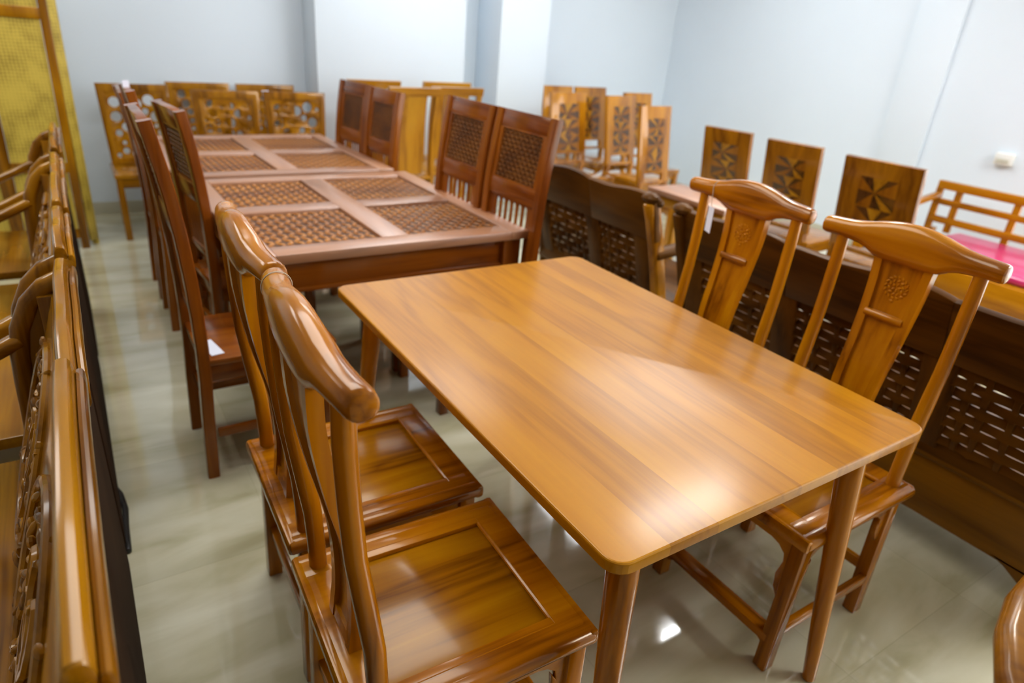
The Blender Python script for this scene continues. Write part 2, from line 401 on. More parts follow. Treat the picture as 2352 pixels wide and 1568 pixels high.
# ------------------------------------------------------------------ yoke-back dining chair (faces local +X)
def yoke_chair():
    r = empty('dining_chair'); tag(r, None, 'chair')
    H = 0.46
    fr = MB()
    # seat frame: rounded rails
    for p0, p1 in (((-.240, -.208, H - .018), (.235, -.208, H - .018)), ((-.240, .208, H - .018), (.235, .208, H - .018))):
        fr.tube([p0, Vector(p0).lerp(Vector(p1), .5), p1], (.022, .018), n=14, power=2.6)
        fr.bar(Vector(p0) + Vector((.01, math.copysign(.03, -p0[1]), 0)), Vector(p1) + Vector((-.012, math.copysign(.03, -p0[1]), 0)), .05, .034, bevel=.003)
    for x in (-.2, .2):
        fr.bar((x, -.2, H - .0185), (x, .2, H - .0185), .062, .0345, bevel=.006)
    fr.tube([(.232, -.226, H - .018), (.232, 0, H - .018), (.232, .226, H - .018)], (.012, .018), n=12, power=3)
    fr.tube([(-.232, -.222, H - .018), (-.232, 0, H - .018), (-.232, .222, H - .018)], (.012, .018), n=12, power=3)
    sf = fr.build('seat_frame', HONEY['X'], r)
    # recessed panel and its moulding
    MB().box((0, 0, H - .02), (.36, .36, .018), bevel=.002).build('seat_panel', SEATW, r)
    mo = MB()
    for a, b_ in (((-.172, -.172), (.172, -.172)), ((.172, -.172), (.172, .172)), ((.172, .172), (-.172, .172)), ((-.172, .172), (-.172, -.172))):
        mo.tube([(a[0], a[1], H - .006), ((a[0] + b_[0]) / 2, (a[1] + b_[1]) / 2, H - .006), (b_[0], b_[1], H - .006)], .0055, n=8)
    mo.build('moulding', HONEY['X'], sf)
    # crest rail (yoke)
    cr = MB(); rings = []
    Y = [-.252, -.249, -.24, -.225, -.2, -.17, -.14, -.115, -.09, -.06, -.03, 0]
    Y = Y + [-y for y in reversed(Y[:-1])]
    K = .238 / .252
    for y in Y:
        a = abs(y)
        top = smooth([(0, 1.136), (.04, 1.134), (.08, 1.127), (.12, 1.117), (.16, 1.110), (.20, 1.107), (.25, 1.106)], a)
        bot = smooth([(0, 1.026), (.04, 1.026), (.078, 1.027), (.095, 1.032), (.115, 1.043), (.14, 1.050), (.17, 1.054), (.21, 1.057), (.25, 1.057)], a)
        rx = smooth([(0, .027), (.12, .026), (.25, .024)], a)
        xo = -.245 + .018 * (a / .25) ** 2
        k = 1.0 if a < .235 else (.985 if a < .245 else (.90 if a < .25 else .68))
        zc, rz = (top + bot) / 2, (top - bot) / 2
        pw = 2.6 if a < .12 else 2.1
        ring = []
        for j in range(20):
            t = 2 * PI * j / 20; c, s_ = math.cos(t), math.sin(t)
            ring.append(Vector((xo + math.copysign(abs(c) ** (2 / pw), c) * rx * k, y * K, zc + math.copysign(abs(s_) ** (2 / pw), s_) * rz * k)))
        rings.append(ring)
    cr.loft(rings)
    cr.build('crest_rail', HONEY['Y'], r, angle=50)
    # outer posts, from the seat to the crest
    for sy in (-1, 1):
        p = MB(); pts = []
        for z in (.44, .52, .6, .7, .8, .9, 1.0, 1.072):
            x = smooth([(.44, -.195), (.6, -.200), (.8, -.226), (1.0, -.236), (1.08, -.236)], z)
            pts.append((x, sy * .183, z))
        p.tube(pts, [.0185] * 4 + [.0175] * 3 + [.0165], up=(0, 1, 0), n=14, round_ends=False)
        p.build('back_post', HONEY['Z'], r)
    # splat: follows an S profile
    def sx(z): return smooth([(.44, -.196), (.55, -.186), (.68, -.192), (.82, -.222), (.95, -.243), (1.06, -.246)], z)
    Z = [.44, .48, .52, .56, .60, .64, .68, .72, .76, .80, .84, .88, .92, .96, 1.0, 1.04, 1.06]
    def hw(z): return smooth([(.44, .062), (.6, .060), (.8, .066), (.95, .074), (1.06, .082)], z)
    def strip(mb, y0f, y1f, th, zr=Z, dx=0):
        rg = []
        for z in zr:
            d = (sx(z + .01) - sx(z - .01)) / .02; nrm = Vector((1, 0, -d)).normalized()
            c = Vector((sx(z) + dx, 0, z)); ya, yb = y0f(z), y1f(z)
            rg.append([c + nrm * th / 2 + Vector((0, ya, 0)), c + nrm * th / 2 + Vector((0, yb, 0)), c - nrm * th / 2 + Vector((0, yb, 0)), c - nrm * th / 2 + Vector((0, ya, 0))])
        mb.loft(rg)
    sp = MB()
    strip(sp, lambda z: -hw(z) + .004, lambda z: hw(z) - .004, .008)
    splat = sp.build('splat', HONEY['Z'], r, angle=50)
    st = MB()
    for sg in (-1, 1):
        strip(st, (lambda z: hw(z) - .023) if sg > 0 else (lambda z: -hw(z)), (lambda z: hw(z)) if sg > 0 else (lambda z: -hw(z) + .023), .026)
    for z0, z1 in ((1.028, 1.05), (.44, .485)):
        strip(st, lambda z: -hw(z) + .01, lambda z: hw(z) - .01, .022, [z0, (z0 + z1) / 2, z1])
    st.build('splat_border', HONEY['Z'], splat, angle=50)
    bd = MB(); zb = .882
    bd.tube([(sx(zb) + .010, -hw(zb) + .016, zb), (sx(zb) + .010, 0, zb), (sx(zb) + .010, hw(zb) - .016, zb)], (.010, .011), n=12)
    bd.build('cross_bead', HONEY['Y'], splat)
    # carved roundel on the upper splat panel
    ro = MB(); zc = .965
    d = (sx(zc + .02) - sx(zc - .02)) / .04
    M = frame((sx(zc) + .0055, 0, zc), (0, 1, 0), Vector((d, 0, 1)))
    rr = random.Random(4)
    for i in range(16):
        a = 2 * PI * i / 16; ro.ball((.029 * math.cos(a), .029 * math.sin(a), -.001), (.0062, .0034, .0034), Matrix.Rotation(a + .9, 4, 'Z'), u=7, v=4)
    for i in range(10):
        a = 2 * PI * i / 10 + .2; ro.ball((.019 * math.cos(a), .019 * math.sin(a), -.001), (.0062, .0034, .0038), Matrix.Rotation(a - .7, 4, 'Z'), u=7, v=4)
    for i in range(5):
        a = 2 * PI * i / 5; ro.ball((.009 * math.cos(a), .009 * math.sin(a), -.001), (.0058, .0034, .004), Matrix.Rotation(a, 4, 'Z'), u=7, v=4)
    ro.ball((0, -.038, 0), (.006, .004, .003), u=8, v=4)
    bmesh.ops.transform(ro.bm, matrix=M, verts=ro.bm.verts)
    ro.build('roundel', HONEY['Z'], splat)
    # legs
    for sy in (-1, 1):
        MB().bar((.212, sy * .198, 0), (.205, sy * .196, H - .03), .038, .042, up=(1, 0, 0), bevel=.005).build('leg', HONEY['Z'], r)
        MB().bar((-.205, sy * .198, 0), (-.195, sy * .193, H - .03), .038, .040, up=(1, 0, 0), bevel=.005).build('leg', HONEY['Z'], r)
    # shaped aprons with hanging ogee brackets
    def apron_poly(w, drop_a, drop_b):
        L = [(-w, 0), (w, 0), (w, -drop_b)]
        L += [(w - .012, -drop_b - .004), (w - .030, -drop_b + .03), (w - .034, -drop_b + .07), (w - .024, -.085), (w - .028, -.062), (w - .048, -.046), (w - .07, -.040)]
        L += [(-w + .07, -.040), (-w + .048, -.046), (-w + .028, -.062), (-w + .024, -.085), (-w + .034, -drop_a + .07), (-w + .030, -drop_a + .03), (-w + .012, -drop_a - .004), (-w, -drop_a)]
        return L
    zt = H - .034
    MB().prism(apron_poly(.188, .20, .20), .016, frame((.206, 0, zt), (0, 1, 0), (0, 0, 1))).build('front_apron', HONEY['Y'], r)
    for sy in (-1, 1):
        MB().prism(apron_poly(.185, .14, .14), .014, frame((0.005, sy * .198, zt), (1, 0, 0), (0, 0, 1))).build('side_apron', HONEY['X'], r)
    MB().bar((-.198, -.185, H - .05), (-.198, .185, H - .05), .016, .04).build('rear_apron', HONEY['Y'], r)
    # stretchers
    s = MB().bar((.21, -.195, .105), (.21, .195, .105), .044, .028, bevel=.004)
    s.prism([(-.187, 0), (.187, 0), (.187, -.04), (.16, -.022), (-.16, -.022), (-.187, -.04)], .012, frame((.206, 0, .092), (0, 1, 0), (0, 0, 1)))
    s.build('footrest', HONEY['Y'], r)
    for sy in (-1, 1): MB().bar((-.2, sy * .205, .135), (.2, sy * .205, .135), .020, .032).build('stretcher', HONEY['X'], r)
    MB().bar((-.2, -.2, .165), (-.2, .2, .165), .020, .032).build('stretcher', HONEY['Y'], r)
    return r
yc = yoke_chair()
G = 'yoke-backed chairs around the front table'
place(yc, (1.555, .828, 0), PI, 'right-hand yoke-backed chair without a tag, its crest overlapping the daybed', G)
place(copy_tree(yc), (1.565, 1.355, 0), PI, 'right-hand yoke-backed chair with a white paper tag hanging from its crest', G)
place(copy_tree(yc), (.474, .882, 0), math.radians(-2.0), 'largest yoke-backed chair, front left, its cut crest end facing the camera', G)
place(copy_tree(yc), (.492, 1.372, 0), math.radians(-1.0), 'honey teak yoke-backed chair on the left, directly behind the largest one', G)

# ------------------------------------------------------------------ front plank table
def plank_table():
    r = empty('dining_table', (1.0685, 1.2025, 0))
    tag(r, 'glossy honey teak dining table with a plank top and round splayed legs', 'table')
    hx, hy = .4695, .6655
    t = MB()
    b = bmesh.new(); P = rrect(-hx, -hy, hx, hy, .038, 6)
    vs = [b.verts.new((x, y, 0.728)) for x, y in P]; f = b.faces.new(vs)
    g = bmesh.ops.extrude_face_region(b, geom=[f])
    for v in [q for q in g['geom'] if isinstance(q, bmesh.types.BMVert)]: v.co.z = .760
    bmesh.ops.recalc_face_normals(b, faces=b.faces)
    ed = [e for e in b.edges if e.verts[0].co.z > .75 and e.verts[1].co.z > .75]
    bmesh.ops.bevel(b, geom=ed, offset=.005, segments=3, affect='EDGES', profile=.5)
    ed = [e for e in b.edges if e.verts[0].co.z < .73 and e.verts[1].co.z < .73]
    bmesh.ops.bevel(b, geom=ed, offset=.010, segments=1, affect='EDGES', profile=.5)
    t.join(b)
    t.build('tabletop', HONEYTOP, r, angle=15)
    for sy in (-1, 1): MB().bar((-.33, sy * (hy - .08), .700), (.33, sy * (hy - .08), .700), .022, .056).build('apron', HONEY['X'], r)
    for sx_ in (-1, 1): MB().bar((sx_ * (hx - .12), -.52, .700), (sx_ * (hx - .12), .52, .700), .022, .056).build('apron', HONEY['Y'], r)
    for sx_ in (-1, 1):
        for sy in (-1, 1):
            T = Vector((sx_ * (hx - .122) - .022, sy * (hy - .080), .729)); F = Vector((sx_ * (hx - .088) - .030, sy * (hy - .002), 0))
            pts = [F.lerp(T, k) for k in (0, .15, .35, .6, .85, 1)]
            MB().tube(pts, [.0165, .019, .022, .026, .030, .031], up=(0, 1, 0), n=18).build('leg', HONEY['Z'], r)
    return r
plank_table()

# ------------------------------------------------------------------ lattice-topped tables
def woven_panel(mb, w, h, cell=.034):
    """raised leaf shapes laid in alternating directions"""
    nx, ny = int(w / cell), int(h / cell)
    for i in range(nx):
        for j in range(ny):
            x = (i + .5) * w / nx - w / 2; y = (j + .5) * h / ny - h / 2
            a = PI / 4 if (i + j) % 2 else -PI / 4
            mb.ball((x, y, .001), (cell * .62, cell * .26, .0042), Matrix.Rotation(a, 4, 'Z'), u=8, v=4)
def lattice_table():
    r = empty('lattice_table'); tag(r, None, 'table')
    hx, hy = .563, .622
    ZT = .76
    fr = MB(); fx = MB()
    ex, ey, c = .085, .10, .055
    for x, wd in ((-hx + ex / 2, ex), (hx - ex / 2, ex)): fr.box((x, 0, ZT - .018), (wd, 2 * hy, .036), bevel=.004)
    fr.box((0, 0, ZT - .018), (2 * c, 2 * (hy - ey) , .036), bevel=.003)
    for y in (-hy + ey / 2, hy - ey / 2): fx.box((0, y, ZT - .018), (2 * (hx - ex), ey, .036), bevel=.004)
    for s in (-1, 1): fx.box((s * (c + (hx - ex)) / 2, 0, ZT - .018), (hx - ex - c, 2 * c, .036), bevel=.003)
    top = fr.build('tabletop', REDTOP, r)
    fx.build('cross_rail', REDTOPX, top)
    pw = hx - ex - c; ph = hy - ey - c
    for sx_ in (-1, 1):
        for sy in (-1, 1):
            p = MB(); cx, cy = sx_ * (c + pw / 2), sy * (c + ph / 2)
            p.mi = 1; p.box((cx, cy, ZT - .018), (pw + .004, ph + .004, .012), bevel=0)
            p.mi = 0
            q = MB(); woven_panel(q, pw - .012, ph - .012)
            me = bpy.data.meshes.new('t'); bmesh.ops.transform(q.bm, matrix=Matrix.Translation((cx, cy, ZT - .0125)), verts=q.bm.verts)
            q.bm.to_mesh(me); q.bm.free(); p.bm.from_mesh(me); bpy.data.meshes.remove(me)
            p.build('carved_panel', [LATT, LATTD], r, label='dark openwork panel carved with interlaced leaves')
    for s in (-1, 1):
        a = MB().bar((-hx + .08, s * (hy - .055), .665), (hx - .08, s * (hy - .055), .665), .024, .115)
        a.bar((-hx + .08, s * (hy - .050), .612), (hx - .08, s * (hy - .050), .612), .034, .02, bevel=.006)
        a.build('apron', RED['X'], r)
        a = MB().bar((s * (hx - .055), -hy + .08, .665), (s * (hx - .055), hy - .08, .665), .024, .115)
        a.bar((s * (hx - .050), -hy + .08, .612), (s * (hx - .050), hy - .08, .612), .034, .02, bevel=.006)
        a.build('apron', RED['Y'], r)
        for t in (-1, 1):
            MB().bar((s * (hx - .065), t * (hy - .065), 0), (s * (hx - .065), t * (hy - .065), ZT - .037), .085, .085, up=(0, 1, 0), bevel=.006).build('leg', RED['Z'], r)
    return r
lt = lattice_table()
GT = 'lattice-topped tables in a row'
place(lt, (.985, 2.835, 0), math.radians(0.6), 'reddish table with four carved lattice panels, right behind the plank table', GT)
place(copy_tree(lt), (.925, 4.145, 0), math.radians(1.5), 'reddish lattice-topped table farther back, in front of the openwork chairs', GT)

# ------------------------------------------------------------------ tall lattice-backed chair (faces local +X)
def lattice_chair(W=.39, TOP=1.21):
    r = empty('lattice_back_chair'); tag(r, None, 'chair')
    hw = W / 2; H = .46; Q = TOP - 1.21
    def px(z): return smooth([(0, -.222), (.25, -.214), (.46, -.205), (.75, -.212), (1.0, -.236), (1.22, -.275)], z)
    for sy in (-1, 1):
        pts = [(px(z), sy * (hw - .02), z) for z in (0, .12, .25, .38, .5, .62, .75, .88, 1.0, 1.08, TOP)]
        MB().tube(pts, [(.020, .020)] * 2 + [(.020, .022)] * 9, up=(0, 1, 0), n=12, round_ends=False, power=6).build('back_post', RED['Z'], r)
        MB().bar((.20, sy * (hw - .022), 0), (.20, sy * (hw - .022), H - .025), .04, .04, up=(1, 0, 0)).build('leg', RED['Z'], r)
    def M(z0, z1, off=0):
        a = Vector((px(z0) + off, 0, z0)); b_ = Vector((px(z1) + off, 0, z1))
        return frame((a + b_) / 2, (0, 1, 0), (b_ - a)), (b_ - a).length
    m, L = M(1.14 + Q, TOP)
    t = MB(); t.box((0, 0, 0), (W - .07, L, .028), bevel=.003); bmesh.ops.transform(t.bm, matrix=m, verts=t.bm.verts); t.build('top_rail', RED['Y'], r)
    m, L = M(.855 + Q, .925 + Q); t = MB(); t.box((0, 0, 0), (W - .07, L, .026), bevel=.003); bmesh.ops.transform(t.bm, matrix=m, verts=t.bm.verts); t.build('mid_rail', RED['Y'], r)
    m, L = M(.925 + Q, 1.14 + Q); t = MB(); w = W - .08
    t.join(fret_bm(rect(-w / 2, -L / 2, w / 2, L / 2), [rect(-w / 2 + .025, -L / 2 + .006, w / 2 - .025, L / 2 - .006)], .024, .002))
    bmesh.ops.transform(t.bm, matrix=m, verts=t.bm.verts); t.build('panel_frame', RED['Z'], r)
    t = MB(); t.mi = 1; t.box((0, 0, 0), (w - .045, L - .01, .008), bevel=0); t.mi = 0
    for k in (-1, 1):
        q = MB(); woven_panel(q, w - .055, L - .016, .0175)
        me = bpy.data.meshes.new('t'); bmesh.ops.transform(q.bm, matrix=Matrix.Translation((0, 0, k * .004)), verts=q.bm.verts)
        q.bm.to_mesh(me); q.bm.free(); t.bm.from_mesh(me); bpy.data.meshes.remove(me)
    bmesh.ops.transform(t.bm, matrix=m, verts=t.bm.verts); t.build('lattice_panel', [LATTC, LATTD], r, label='dark carved lattice panel')
    # slotted board
    m, L = M(.56, .86 + Q); holes = []; pitch = (W - .17) / 6; sw = pitch * .36
    for i in range(6):
        c = (i - 2.5) * pitch
        holes.append(rrect(c - sw, -L / 2 + .03, c + sw, L / 2 - .012, sw * .95, 4))
    t = MB(); t.join(fret_bm(rect(-w / 2, -L / 2, w / 2, L / 2), holes, .008, .001)); bmesh.ops.transform(t.bm, matrix=m, verts=t.bm.verts); t.build('slotted_board', RED['Z'], r)
    MB().box((.01, 0, H - .012), (.45, W, .024), bevel=.007).build('seat', RED['X'], r)
    for sy in (-1, 1):
        MB().bar((-.19, sy * (hw - .022), H - .055), (.19, sy * (hw - .022), H - .055), .02, .06).build('apron', RED['X'], r)
        MB().bar((-.19, sy * (hw - .022), .17), (.19, sy * (hw - .022), .17), .018, .034).build('stretcher', RED['X'], r)
    MB().bar((.20, -hw + .04, H - .055), (.20, hw - .04, H - .055), .02, .06).build('apron', RED['Y'], r)
    MB().bar((-.19, -hw + .04, H - .055), (-.19, hw - .04, H - .055), .02, .06).build('apron', RED['Y'], r)
    MB().bar((-.2, -hw + .03, .24), (-.2, hw - .03, .24), .018, .034).build('stretcher', RED['Y'], r)
    return r
lc = lattice_chair()
GL = 'tall lattice-backed chairs beside the lattice tables'
ls = lattice_chair(.36, 1.15); le = lattice_chair(.42, 1.21)
place(lc, (.442, 2.305, 0), math.radians(0), 'tall reddish chair with a white tag lying on its seat', GL)
place(ls, (.585, 3.00, 0), math.radians(7), 'tall reddish chair behind the one with a white tag on its seat', GL)
place(copy_tree(ls), (.50, 3.62, 0), 0, 'tall chair left of the farther lattice table, nearer of two', GL)
dchair = copy_tree(ls); dchair.scale = (1, 1, .955)
place(dchair, (.50, 4.09, 0), 0, 'tall chair left of the farther lattice table, deeper of two', GL)
place(le, (1.335, 2.36, 0), PI + math.radians(2), 'tall chair with six bright slots, at the nearer lattice table\'s right corner', GL)
place(copy_tree(le), (1.315, 2.80, 0), PI + math.radians(2), 'tall lattice-backed chair beside the nearer lattice table, adjoining the one with the lit slots', GL)
place(copy_tree(ls), (1.34, 3.83, 0), PI + math.radians(8), 'tall dark chair at the right of the farther lattice table, nearer of two', GL)
place(copy_tree(ls), (1.31, 4.235, 0), PI + math.radians(10), 'tall dark chair at the right of the farther lattice table, deeper of two', GL)

# ------------------------------------------------------------------ circle-carved chairs along the back wall (face local +X)
def carved_chair(seed):
    r = empty('openwork_chair'); tag(r, None, 'chair')
    rnd = random.Random(seed); H = .45; TOP = .98
    W0, W1 = .40, .445     # seat and top widths
    def half(v): return lerp(W0, W1, v) / 2
    L = TOP - H
    # frame
    out = [(-half(0), 0), (half(0), 0), (half(1), L), (-half(1), L)]
    inn = [(-half(0) + .035, .03), (half(0) - .035, .03), (half(1) - .035, L - .045), (-half(1) + .035, L - .045)]
    m = frame((-.19, 0, H), (0, -1, 0), (-.10, 0, 1))
    t = MB(); t.join(fret_bm(out, [inn], .034, .004)); bmesh.ops.transform(t.bm, matrix=m, verts=t.bm.verts); t.build('back_frame', CARV['Z'], r)
    # pierced panel
    holes = []
    spots = []
    for v in range(400):
        R = rnd.choice([.038, .036, .030, .023, .016]) if v > 12 else .036
        y = rnd.uniform(.045, L - .06); hh = lerp(W0, W1, y / L) / 2 - .04
        x = rnd.uniform(-hh, hh)
        if abs(x) + R > hh or y + R > L - .05 or y - R < .035: continue
        if all((x - a) ** 2 + (y - b_) ** 2 > (R + q + .007) ** 2 for a, b_, q in spots): spots.append((x, y, R))
    t = MB(); t.join(fret_bm([(-half(0) + .03, .025), (half(0) - .03, .025), (half(1) - .03, L - .04), (-half(1) + .03, L - .04)], [circ(a, b_, q, 16) for a, b_, q in spots], .016, .002))
    for a, b_, q in spots:
        for s in (-1, 1): t.torus((a, b_, s * .007), q + .003, .0035, None, n=16, k=5)
    bmesh.ops.transform(t.bm, matrix=m, verts=t.bm.verts)
    t.build('pierced_panel', CARV['X'], r)
    MB().box((.02, 0, H - .015), (.44, .44, .03), bevel=.006).build('seat', CARV['X'], r)
    for sy in (-1, 1):
        MB().bar((.21, sy * .19, H - .06), (-.18, sy * .19, H - .06), .02, .065).build('apron', CARV['X'], r)
        MB().bar((.215, sy * .19, 0), (.215, sy * .195, H - .02), .04, .04, up=(1, 0, 0)).build('leg', CARV['Z'], r)
        MB().bar((-.215, sy * .18, 0), (-.19, sy * .18, H - .02), .04, .04, up=(1, 0, 0)).build('leg', CARV['Z'], r)
    MB().bar((.218, -.175, H - .06), (.218, .175, H - .06), .02, .065).build('apron', CARV['Y'], r)
    return r
GC = 'openwork chairs along the back wall'
ca = carved_chair(3); cb = carved_chair(8)
RZ = -PI / 2
place(ca, (.405, 5.35, 0), RZ, 'openwork chair pierced with round holes, nearest the bamboo screen', GC)
place(cb, (.87, 5.60, 0), RZ, 'openwork chair behind the lattice table, mostly hidden, second from the bamboo screen', GC)
place(copy_tree(cb), (.965, 5.06, 0), RZ, 'openwork chair standing foremost behind the middle of the far lattice table', GC)
place(copy_tree(cb), (1.375, 5.60, 0), RZ + .02, 'openwork chair partly hidden behind the rightmost round-holed one', GC)
place(copy_tree(ca), (1.445, 5.07, 0), RZ - .04, 'openwork chair pierced with round holes, rightmost of the back row', GC)

# ------------------------------------------------------------------ plain slab-backed chairs
def slab_chair():
    r = empty('slab_back_chair'); tag(r, None, 'chair')
    H = .45; TOP = 1.10
    def px(z): return smooth([(0, -.23), (.45, -.20), (.7, -.205), (.9, -.225), (1.10, -.27)], z)
    def strip(mb, y0, y1, th, z0=.45, z1=TOP, n=10):
        rg = []
        for i in range(n + 1):
            z = lerp(z0, z1, i / n); c = Vector((px(z), 0, z)); d = (px(z + .01) - px(z - .01)) / .02; nr = Vector((1, 0, -d)).normalized() * th / 2
            rg.append([c + nr + Vector((0, y0, 0)), c + nr + Vector((0, y1, 0)), c - nr + Vector((0, y1, 0)), c - nr + Vector((0, y0, 0))])
        mb.loft(rg)
    for sy in (-1, 1):
        t = MB(); strip(t, sy * .19 - .017, sy * .19 + .017, .034, 0, TOP - .01, 16); t.build('back_post', GOLD['Z'], r)
        MB().bar((.20, sy * .19, 0), (.20, sy * .19, H - .02), .038, .038, up=(1, 0, 0)).build('leg', GOLD['Z'], r)
        MB().bar((-.19, sy * .19, H - .055), (.19, sy * .19, H - .055), .02, .06).build('apron', GOLD['X'], r)
    t = MB(); strip(t, -.10, .10, .020, .47, TOP - .04); t.build('back_slab', GOLD['Z'], r, label='wide bowed plank of the backrest')
    t = MB(); strip(t, -.215, .215, .036, TOP - .055, TOP, 4); t.build('top_rail', GOLD['Y'], r)
    MB().box((.01, 0, H - .014), (.45, .43, .028), bevel=.007).build('seat', GOLD['X'], r)
    MB().bar((.20, -.17, H - .055), (.20, .17, H - .055), .02, .06).build('apron', GOLD['Y'], r)
    return r
sc = slab_chair()
GS = 'slab-backed chairs by the pillar'
place(sc, (2.11, 4.90, 0), RZ + PI + .10, 'light teak chair with a wide bowed slab back, left of the pillar', GS)
place(copy_tree(sc), (2.56, 5.02, 0), RZ + PI - .05, 'light teak slab-backed chair right of the wide bowed slab, nearest the pillar', GS)
place(copy_tree(sc), (2.02, 5.40, 0), RZ + PI, 'light teak chair, only its pale top rail showing above the dark tall chairs', GS)
place(copy_tree(sc), (2.68, 5.46, 0), RZ + PI, 'light teak chair, its pale top rail showing behind the two bowed slabs', GS)

# ------------------------------------------------------------------ mosaic-backed chairs (face local +X)
def mosaic_chair(seed, TOP=1.03, W=.36, mats=AMBERG, bow=False):
    r = empty('mosaic_back_chair'); tag(r, None, 'chair')
    rnd = random.Random(seed); H = .45
    lean = .085
    m = frame((-.195, 0, .50), (0, -1, 0), (-lean / (TOP - .5), 0, 1)); L = math.hypot(lean, TOP - .5)
    hw = W / 2
    t = MB()
    t.join(fret_bm(rect(-hw, 0, hw, L), [rrect(-hw + .06, .02, hw - .06, .085, .008)], .034, .003))
    bmesh.ops.transform(t.bm, matrix=m, verts=t.bm.verts)
    back = t.build('backrest', mats['Z'], r)
    # inlay: irregular triangles of three woods, a millimetre proud
    iw = W - .16 if W < .4 else .22
    b = bmesh.new()
    ntile = 3 if W < .4 else 2; y1 = L - .085; y0 = .11; th = (y1 - y0) / ntile
    for k in range(ntile):
        a0, b0 = y0 + k * th, y0 + (k + 1) * th - .004
        xc, yc_ = rnd.uniform(-.15, .15) * iw, lerp(a0, b0, rnd.uniform(.35, .6))
        P = [(-iw/2, a0), (-iw*.12, a0), (iw*.2, a0), (iw/2, a0), (iw/2, lerp(a0, b0, .45)), (iw/2, b0), (iw*.22, b0), (-iw*.16, b0), (-iw/2, b0), (-iw/2, lerp(a0, b0, .55))]
        colr = [1, 0, 2, 0, 1, 0, 2, 0, 1, 0]
        if rnd.random() < .5: colr = colr[1:] + colr[:1]
        for q in range(len(P)):
            T = ((xc, yc_), P[q], P[(q + 1) % len(P)])
            for z, TT in ((.0186, T), (-.0186, tuple(reversed(T)))):
                f = b.faces.new([b.verts.new((x, y, z)) for x, y in TT]); f.material_index = colr[q]
    # rim so that the inlay has thickness
    me = bpy.data.meshes.new('t'); bmesh.ops.transform(b, matrix=m, verts=b.verts); b.to_mesh(me); b.free()
    t = MB(); t.bm.from_mesh(me); bpy.data.meshes.remove(me)
    t.build('inlay', [M_DARK, M_MID, M_LITE], back, label='triangular inlay of dark and pale wood pieces')
    MB().box((.01, 0, H - .02), (.44, .42, .04), bevel=.008).build('seat', mats['X'], r)
    for sy in (-1, 1):
        MB().bar((.20, sy * .18, 0), (.20, sy * .185, H - .03), .045, .045, up=(1, 0, 0)).build('leg', mats['Z'], r)
        MB().bar((-.23, sy * (hw - .025), 0), (-.192, sy * (hw - .025), .52), .045, .034, up=(0, 1, 0)).build('leg', mats['Z'], r)
        MB().bar((-.19, sy * .175, H - .065), (.19, sy * .18, H - .065), .02, .06).build('apron', mats['X'], r)
    MB().bar((.20, -.165, H - .065), (.20, .165, H - .065), .02, .06).build('apron', mats['Y'], r)
    return r
MOC = triple('brown_teak', (0.10, 0.028, 0.002), (0.21, 0.07, 0.003), (0.30, 0.11, 0.004), rough=0.22, coat=0.3)
GM = 'mosaic-backed chairs facing left in a row'
m1 = mosaic_chair(5, 1.03, .36, MOC); m2 = mosaic_chair(21, 1.03, .36, MOC); m3 = mosaic_chair(33, 1.03, .44, MOC)
place(m1, (4.015, 3.135, 0), .12, 'brown mosaic-backed chair with its back to us, farthest of three by the right wall', GM)
place(m2, (3.995, 2.59, 0), .10, 'brown mosaic-backed chair with its back to us, middle of three by the right wall', GM)
place(m3, (3.955, 1.965, 0), .0, 'wider brown mosaic-backed chair with its back to us, beside the daybed', GM)
GN = 'amber mosaic-backed chairs near the room corner'
n1 = mosaic_chair(7, 1.08, .34); n2 = mosaic_chair(9, 1.08, .38)
place(n1, (3.87, 3.66, 0), RZ + .09, 'amber mosaic-backed chair in front, rightmost of the corner set', GN)
place(n2, (4.19, 4.42, 0), RZ + .16, 'amber mosaic-backed chair in front, middle of the corner set', GN)
place(copy_tree(n2), (3.68, 4.56, 0), RZ + .03, 'amber mosaic-backed chair, leftmost in front of the corner set', GN)
place(copy_tree(n1), (4.035, 5.22, 0), RZ, 'amber chair back right beside the pillar, behind the corner set', GN)
place(copy_tree(n2), (4.44, 5.22, 0), RZ, 'amber chair back behind the corner set, second from the pillar', GN)
place(copy_tree(n1), (4.64, 4.74, 0), RZ, 'amber chair back peeking out between the middle and rightmost corner-set chairs', GN)

# nested side tables behind the far yoke chair
def side_table(name, x0, x1, y0, y1, z, label):
    r = empty(name, ((x0 + x1) / 2, (y0 + y1) / 2, 0)); tag(r, label, 'side table', 'nested side tables')
    a, b_ = (x1 - x0) / 2, (y1 - y0) / 2
    MB().box((0, 0, z - .015), (2 * a, 2 * b_, .03), bevel=.005).build('tabletop', REDTOP if z > .7 else GOLD['Y'], r)
    for i in (-1, 1):
        for j in (-1, 1): MB().bar((i * (a - .04), j * (b_ - .04), 0), (i * (a - .04), j * (b_ - .04), z - .03), .04, .04, up=(0, 1, 0)).build('leg', GOLD['Z'], r)
        MB().bar((i * (a - .04), -b_ + .06, z - .06), (i * (a - .04), b_ - .06, z - .06), .018, .06).build('apron', GOLD['Y'], r)
    return r
side_table('side_table', 2.82, 3.10, 2.26, 2.85, .75, 'taller brown side table behind the yoke-backed chair with the paper tag')
side_table('side_table', 2.90, 3.16, 1.98, 2.24, .52, 'lower pale side table in front of the taller brown one')

